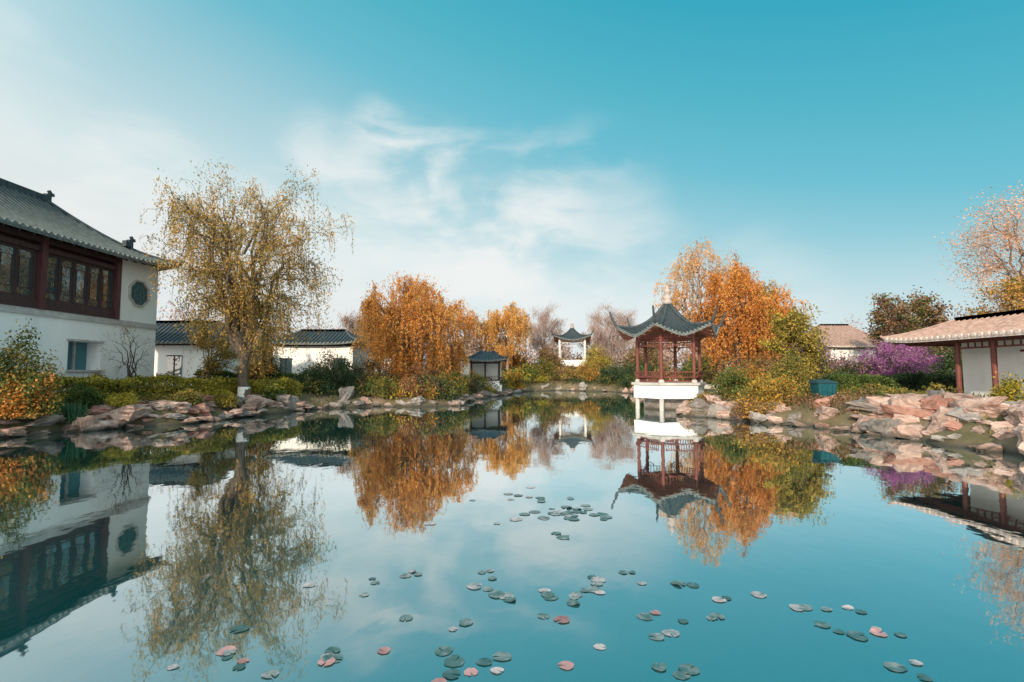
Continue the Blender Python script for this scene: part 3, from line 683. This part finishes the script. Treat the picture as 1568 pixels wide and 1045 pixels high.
# --- shrubs: middle point of land
mid = [(-11.6,29.6,1.3,1.7,'lf_dark'),(-10.0,30.2,1.2,1.8,'lf_dark'),(-10.6,33,1.5,2.2,'lf_dark'),(-8.6,30.2,1.1,1.1,['lf_green','lf_brown']),(-7.3,30.0,1.0,1.25,['lf_olive','lf_green']),
 (-6.0,30.0,.9,1.2,['lf_brown','lf_orange']),(-5.0,30.5,.9,1.4,['lf_dark','lf_brown']),(-4.0,31,.8,1.2,['lf_dark','lf_olive']),(-9.0,32,1.3,1.9,['lf_brown','lf_dark']),(-6.4,32,1.3,1.8,['lf_brown','lf_orange']),
 (-4.3,33.5,1.2,1.7,['lf_green','lf_orange']),(-4.1,36,1.0,1.4,['lf_olive','lf_dark']),(-5.0,30.0,.5,.9,['lf_olive','lf_orange']),(-12.4,33,1.4,2.2,['lf_dark','lf_brown']),(-8.0,36,1.6,2.2,['lf_dark','lf_olive']),(-6.6,41.5,1.4,2.0,['lf_dark','lf_brown']),(-3.4,38.5,.8,1.1,['lf_dark','lf_brown'])]
for i,(x,y,r,h,mt) in enumerate(mid):
    shrub('evergreen_shrub' if mt=='lf_dark' else 'garden_shrub',x,y,r,r*.8,h,int(3200*r*h/1.8)+900,mt,.06,.03,50+i,.3)
# --- far shore
far = [(-5.8,48,1.6,2.4,['lf_dark','lf_brown']),(.3,50,1.2,1.7,['lf_olive','lf_flower']),(1.4,54.5,1.8,1.8,['lf_green','lf_lime']),(3.5,56.5,1.8,2.0,['lf_olive','lf_green']),(6.2,56.5,1.8,1.5,['lf_brown','lf_lime']),(8.6,55,1.7,1.8,['lf_olive','lf_orange']),
 (10.8,53.2,1.7,2.0,'lf_dark'),(12.6,50,1.8,2.4,'lf_dark'),(13.2,46,1.7,2.0,['lf_green','lf_dark']),(12.9,40.5,1.6,1.9,['lf_olive','lf_brown']),(13.2,35.5,1.5,2.2,['lf_green','lf_olive']),(13.0,31.6,1.2,1.7,['lf_olive','lf_brown']),
 (4.5,60,2.0,2.8,['lf_brown','lf_olive']),(10.2,60,2.2,2.8,['lf_lime','lf_brown']),(0,60,2.3,3.2,['lf_brown','lf_orange']),(15,57,2.5,4.0,['lf_brown','lf_green']),(19,50,2.4,3.2,['lf_brown','lf_dark'])]
for i,(x,y,r,h,mt) in enumerate(far):
    shrub('evergreen_shrub' if mt=='lf_dark' else 'garden_shrub',x,y,r,r*.8,h,int(1900*r*h/1.8)+1000,mt,.10,.05,80+i,.35)
# --- low planting that covers the banks
def planting(name,x0,x1,y0,y1,s0,s1,hmax,n,mats,l,w,seed):
    rng=np.random.RandomState(seed); x=rng.uniform(x0,x1,n*4); y=rng.uniform(y0,y1,n*4); s=sdist(x,y); k=(s>s0)&(s<s1); x=x[k][:n]; y=y[k][:n]
    f=.5+.25*np.sin(1.9*x+.7*y+seed)+.25*np.sin(2.3*y-1.3*x); hc=hmax*np.clip(.15+.95*f+.25*np.sin(5*x)*np.sin(4.6*y),.08,1.3)
    z=H(x,y)+hc*rng.rand(len(x))**.6
    q=.5+.5*np.sin(.9*x+2*np.sin(.6*y)+seed); mi=np.clip((q*len(mats)+rng.normal(size=len(x))*.5).astype(int),0,len(mats)-1)
    leaf_obj(name,np.column_stack([x,y,z]),[M[a] for a in mats],l,w,None,(0,0,1),.3,mi,rng)
planting('ground_cover_planting',-12,18,28,60,.35,3.6,1.05,42000,['lf_dark','lf_olive','lf_green','lf_brown','lf_lime'],.085,.04,3)
planting('ground_cover_planting',8,17.5,17.5,28,.8,4.5,.55,16000,['lf_olive','lf_green','lf_brown'],.05,.026,5)
planting('ground_cover_planting',-18,-10,15.5,28,1.5,4.5,.4,15000,['lf_olive','lf_green','lf_lime'],.045,.024,6)
# --- right bank
shrub('forsythia_shrub',10.7,20.5,1.35,.9,1.5,13000,['lf_olive','lf_flower'],.05,.024,101,.2,zb=.35,clumps=55,stems=14)
shrub('forsythia_shrub',9.9,20.6,.8,.7,.9,5000,['lf_brown','lf_flower'],.05,.024,102,.22,zb=.15)
shrub('garden_shrub',9.0,23.4,.8,.6,.75,4000,['lf_olive','lf_brown'],.05,.025,103,zb=.35)
shrub('garden_shrub',10.6,23.6,1.2,.9,1.4,6500,['lf_green','lf_olive'],.055,.028,104)
shrub('garden_shrub',12.0,25.5,1.1,.9,1.9,6500,['lf_olive','lf_orange'],.055,.028,105)
shrub('garden_shrub',12.8,22.8,1.3,.9,1.7,6500,['lf_olive','lf_green'],.055,.028,106)
shrub('garden_shrub',15.8,24.5,1.6,1.0,1.4,7500,['lf_dark','lf_olive'],.06,.03,107)
shrub('garden_shrub',18.6,27,2.0,1.0,1.3,7000,['lf_dark','lf_brown'],.07,.035,108)
hedge('clipped_hedge',[(13.9,21.5),(15.0,21.0),(15.7,20.7)],1.3,.75,15000,'lf_green',.05,.028,109)
hedge('clipped_hedge',[(14.6,23.0),(20.5,23.0)],1.2,.7,13000,'lf_dark',.06,.03,110)
shrub('garden_shrub',16.0,16.0,.5,.5,.9,3500,['lf_lime','lf_green'],.04,.02,111)
shrub('garden_shrub',22.8,26,2.0,1.0,2.2,6500,['lf_dark','lf_green'],.07,.035,112)
shrub('garden_shrub',17.5,33,2.6,1.4,2.3,8000,['lf_brown','lf_olive'],.09,.04,113)
shrub('garden_shrub',22.5,35,2.6,1.4,2.4,8000,['lf_mauve','lf_brown'],.09,.04,114)
shrub('garden_shrub',28,37,3,1.4,3.0,8000,['lf_brown','lf_dark'],.1,.045,115)

# --- grass
n=26000; gxp=R.uniform(-24,24,n); gyp=R.uniform(8,60,n); s=sdist(gxp,gyp); k=(s>.5)&(s<8); gxp=gxp[k]; gyp=gyp[k]
C=np.column_stack([gxp,gyp,H(gxp,gyp)+.07]); leaf_obj('grass',C,[M['lf_grass']],.13,.022,None,(0,0,1),.72)

# --- distant woodland belt
rng=np.random.RandomState(44); Cs=[]; mis=[]; b=MB()
for i in range(110):
    x=rng.uniform(-110,120); y=rng.uniform(84,125); t=rng.uniform(4.5,8.5); r=rng.uniform(2.5,4.5); z=h1(x,y); kind=rng.choice(3,p=[.55,.3,.15])
    K=norm(rng.normal(size=(22,3)))*rng.uniform(.4,1,(22,1))*np.array([r,r,t*.42])+np.array([x,y,z+t*.6])
    m_=600; jj=rng.randint(0,22,m_); Cs.append(K[jj]+rng.normal(size=(m_,3))*r*.17); mis.append(np.full(m_,kind))
    b.tube([(x,y,z),(x,y,z+t*.7)],[.2,.08],5,0)
    for q in K[:6]: b.tube([(x,y,z+t*.35),q],[.08,.02],3,0)
dt=empty('distant_trees')
b.build('trunks',[M['bark']],dt)
leaf_obj('foliage',np.concatenate(Cs),[M['twig'],M['lf_brown'],M['lf_olive']],.4,.12,dt,(0,0,1),.3,np.concatenate(mis),rng)
Cs=[];mis=[]
for (x,y,t,r,kd) in [(-30,45,6.5,3.5,0),(-24,48,6.0,3,1),(-19,50,6.2,3,0),(-10,52,6.4,3,1),(-7,55,7.6,3,0),(24,58,7,3.5,0),(30,62,7.5,3.5,1),(42,60,7.5,4,0),(46,50,7,4,1),(22,46,5.4,3,0),(27,48,5.2,3,2),(40,44,6.4,3.4,1),(38,34,5.2,3,0)]:
    z=h1(x,y); K=norm(rng.normal(size=(26,3)))*rng.uniform(.4,1,(26,1))*np.array([r,r,t*.45])+np.array([x,y,z+t*.5])
    m_=2600; jj=rng.randint(0,26,m_); Cs.append(K[jj]+rng.normal(size=(m_,3))*r*.17); mis.append(np.full(m_,kd))
leaf_obj('background_thicket',np.concatenate(Cs),[M['twig'],M['lf_brown'],M['lf_dark']],.2,.05,None,(0,0,1),.4,np.concatenate(mis),rng)

# ------------------------------------------------------------------ lily pads
pads=[(-.62,7.9),(-.2,6.7),(.05,6.9),(-1.08,6.7),(.55,6.3),(.62,6.15),(-.06,8.3),(.1,8.2),
 (-1.0,5.12),(-.93,5.05),(-1.3,4.85),(-1.33,4.6),(-.3,5.1),(-.22,5.14),(-.19,4.95),(-.22,4.72),(-.05,4.57),(-.02,4.5),(.30,4.68),(.32,4.6),(.55,4.55),(.58,4.6),(.76,4.7),(.8,4.64),(1.2,5.1),
 (1.7,4.8),(2.22,4.6),(2.42,4.35),(1.82,4.5),(1.68,4.2),(1.09,4.2),(1.22,3.94),(-.46,4.0),(-.37,4.1),(-1.29,3.7),(-1.25,3.6),(-.92,3.7),
 (2.52,3.96),(2.62,3.9),(2.84,4.0),(2.85,4.35),(-.40,3.57),(-.19,3.56),(-.40,3.42),(-.10,3.46),(1.12,3.41),(-2.05,3.7),(-1.85,3.5),(-1.6,3.42),(-1.28,3.56),(-2.0,3.62),(-2.3,3.5),(2.6,3.5),(2.78,3.55),(2.7,3.38),(.64,3.75)]
redi={36,46,49,len(pads)}
pads2=pads+[(.37,3.52)]
for i in range(24): pads2.append((R.normal(.85,.45),R.normal(7.1,.32)))
for i in range(10): pads2.append((R.normal(.3,.7),R.normal(7.7,.4)))
for (x,y) in pads[8:55]:
    if R.rand()<.5: pads2.append((x+R.uniform(-.13,.13),y+R.uniform(-.14,.14)))
for i in range(14): pads2.append((R.uniform(-2.2,3.0),R.uniform(3.4,5.2)))
b=MB()
for i,(x,y) in enumerate(pads2):
    r=R.uniform(.034,.072) if y<6 else R.uniform(.045,.09); a0=R.uniform(0,6.28); k=26
    curl=R.rand()<.15; ca=R.uniform(0,6.28); h0=.003+.0008*(i%5); ex=R.uniform(.8,1.1)
    vs=[(x,y,h0)]
    for rr,zz in ((.6,0),(1,.0006)):
        for j in range(k):
            a=a0+.16+(6.283-.3)*j/(k-1); q=r*rr*(1+.05*math.sin(3*a+i)+.03*math.sin(7*a))
            up=h0+zz+(.22*r*max(0,math.cos(a-ca))**3*rr if curl else 0)+.0008*rr*(1+math.sin(5*a+i))
            vs.append((x+q*math.cos(a),y+q*ex*math.sin(a),up))
    fs=[(0,1+j,2+j) for j in range(k-1)]+[(1+j,1+k+j,2+k+j,2+j) for j in range(k-1)]
    b.add(vs,fs,1 if (i in redi or (i>len(pads) and y<4.3 and R.rand()<.15)) else 0)
b.build('lily_pads',[M['pad'],M['pad_red']],None,True)

# ------------------------------------------------------------------ sky
w=bpy.data.worlds.new('World'); scene.world=w; w.use_nodes=True; nt=w.node_tree; L=nt.links
bg=nt.nodes['Background']; bg.inputs['Strength'].default_value=.1
EL=math.radians(23); az=Vector((-.36,-.93,0)).normalized(); sv=Vector((az.x*math.cos(EL),az.y*math.cos(EL),math.sin(EL))).normalized()
sk=nt.nodes.new('ShaderNodeTexSky'); sk.sky_type='NISHITA'; sk.sun_disc=False; sk.sun_elevation=EL; sk.sun_rotation=math.atan2(sv.x,sv.y)%(2*math.pi); sk.air_density=1; sk.dust_density=1.5
tc=nt.nodes.new('ShaderNodeTexCoord'); DIR=tc.outputs['Generated']
sp=nt.nodes.new('ShaderNodeSeparateXYZ'); L.new(DIR,sp.inputs[0])
def mth(op,a,b_=None,c_=None,clamp=False):
    n=nt.nodes.new('ShaderNodeMath'); n.operation=op; n.use_clamp=clamp
    for i,v in enumerate((a,b_,c_)):
        if v is None: continue
        if isinstance(v,(int,float)): n.inputs[i].default_value=v
        else: L.new(v,n.inputs[i])
    return n.outputs[0]
t=mth('MULTIPLY_ADD',sp.outputs['X'],.27,sp.outputs['Z'])
rp=ramp(nt,[(.05,(.86,.88,.87)),(.17,(.74,.86,.87)),(.27,(.50,.73,.79)),(.35,(.36,.65,.74)),(.45,(.165,.55,.68)),(.55,(.09,.49,.62)),(.68,(.03,.41,.56))])
L.new(t,rp.inputs[0])
def vm(op,a,b_):
    n=nt.nodes.new('ShaderNodeVectorMath'); n.operation=op
    for i,v in enumerate((a,b_)):
        if isinstance(v,(tuple,list)): n.inputs[i].default_value=v
        elif isinstance(v,(int,float)): n.inputs['Scale'].default_value=v
        else: L.new(v,n.inputs[i])
    return n
haze=vm('SCALE',rp.outputs[0],10.0).outputs[0]
skt=vm('MULTIPLY',sk.outputs[0],(.85,1.2,1.0)).outputs[0]
mx1=nt.nodes.new('ShaderNodeMix'); mx1.data_type='RGBA'; mx1.inputs['Factor'].default_value=.88; L.new(skt,mx1.inputs[6]); L.new(haze,mx1.inputs[7])
# pale horizon haze
hz=nt.nodes.new('ShaderNodeMapRange'); hz.interpolation_type='SMOOTHSTEP'; hz.inputs['From Min'].default_value=.24; hz.inputs['From Max'].default_value=.02; hz.inputs['To Max'].default_value=.6; L.new(sp.outputs['Z'],hz.inputs['Value'])
mx0=nt.nodes.new('ShaderNodeMix'); mx0.data_type='RGBA'; L.new(hz.outputs[0],mx0.inputs['Factor']); L.new(mx1.outputs[2],mx0.inputs[6]); mx0.inputs[7].default_value=(7.6,8.1,8.4,1)
mp=nt.nodes.new('ShaderNodeMapping'); mp.inputs['Scale'].default_value=(1,1,2.3); mp.inputs['Rotation'].default_value=(0,math.radians(24),0); L.new(DIR,mp.inputs[0])
nz=nt.nodes.new('ShaderNodeTexNoise'); nz.inputs['Scale'].default_value=3.4; nz.inputs['Detail'].default_value=9; nz.inputs['Roughness'].default_value=.5; nz.inputs['Distortion'].default_value=.6; L.new(mp.outputs[0],nz.inputs['Vector'])
n2=nt.nodes.new('ShaderNodeTexNoise'); n2.inputs['Scale'].default_value=8; n2.inputs['Detail'].default_value=8; n2.inputs['Distortion'].default_value=.7; L.new(mp.outputs[0],n2.inputs['Vector'])
nsum=mth('MULTIPLY_ADD',n2.outputs['Fac'],.32,mth('MULTIPLY',nz.outputs['Fac'],.78))
den=None
for (cx,cz,rad,amp) in [(-.20,.40,7,1.0),(-.17,.34,11,.9),(-.03,.29,13,.75),(.14,.33,11,.4),(-.40,.40,8,.7),(-.28,.50,4,.7),(-.95,.5,12,.4),(-.78,.36,9,.55),(.0,.16,13,.7),(.27,.17,10,.4),(-.45,.2,13,.5),(.45,.10,12,.3)]:
    v=Vector((cx,1,cz)).normalized(); dt_=vm('DOT_PRODUCT',DIR,tuple(v)).outputs['Value']
    mr=nt.nodes.new('ShaderNodeMapRange'); mr.interpolation_type='SMOOTHSTEP'
    mr.inputs['From Min'].default_value=math.cos(math.radians(rad)); mr.inputs['From Max'].default_value=1.0; mr.inputs['To Max'].default_value=amp
    L.new(dt_,mr.inputs['Value']); den=mr.outputs[0] if den is None else mth('SUBTRACT',mth('ADD',den,mr.outputs[0]),mth('MULTIPLY',den,mr.outputs[0]))
nn=nt.nodes.new('ShaderNodeMapRange'); nn.inputs['From Min'].default_value=.43; nn.inputs['From Max'].default_value=.68; nn.interpolation_type='SMOOTHSTEP'; L.new(nsum,nn.inputs['Value'])
cf=mth('MULTIPLY',den,nn.outputs[0],clamp=True)
mx2=nt.nodes.new('ShaderNodeMix'); mx2.data_type='RGBA'; L.new(cf,mx2.inputs['Factor']); L.new(mx0.outputs[2],mx2.inputs[6]); mx2.inputs[7].default_value=(8.8,9.0,8.9,1)
dsun=vm('DOT_PRODUCT',DIR,tuple(sv)).outputs['Value']  # wide glow added to the sky behind the camera to raise fill light
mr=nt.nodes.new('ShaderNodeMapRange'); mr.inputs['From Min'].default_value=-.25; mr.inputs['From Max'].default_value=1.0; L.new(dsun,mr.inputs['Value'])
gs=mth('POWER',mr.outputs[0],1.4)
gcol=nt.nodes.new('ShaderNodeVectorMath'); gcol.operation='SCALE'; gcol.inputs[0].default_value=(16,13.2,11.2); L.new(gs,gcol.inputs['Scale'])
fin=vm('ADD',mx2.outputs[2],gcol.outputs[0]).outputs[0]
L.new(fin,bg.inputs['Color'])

sun=bpy.data.lights.new('sun','SUN'); sun.energy=4.6; sun.angle=math.radians(1.0); sun.color=(1,.82,.62)
so=bpy.data.objects.new('sun',sun); so.rotation_euler=sv.to_track_quat('Z','Y').to_euler(); so.location=(-20,-40,30); link(so)

cam=bpy.data.cameras.new('camera'); cam.sensor_width=36; cam.lens=17.45; cam.clip_end=5000; cam.clip_start=.05
co=bpy.data.objects.new('camera',cam); co.location=(0,0,2.0); co.rotation_euler=(math.radians(93.6),0,0); link(co); scene.camera=co
scene.view_settings.view_transform='Standard'; scene.view_settings.look='None'; scene.view_settings.exposure=0
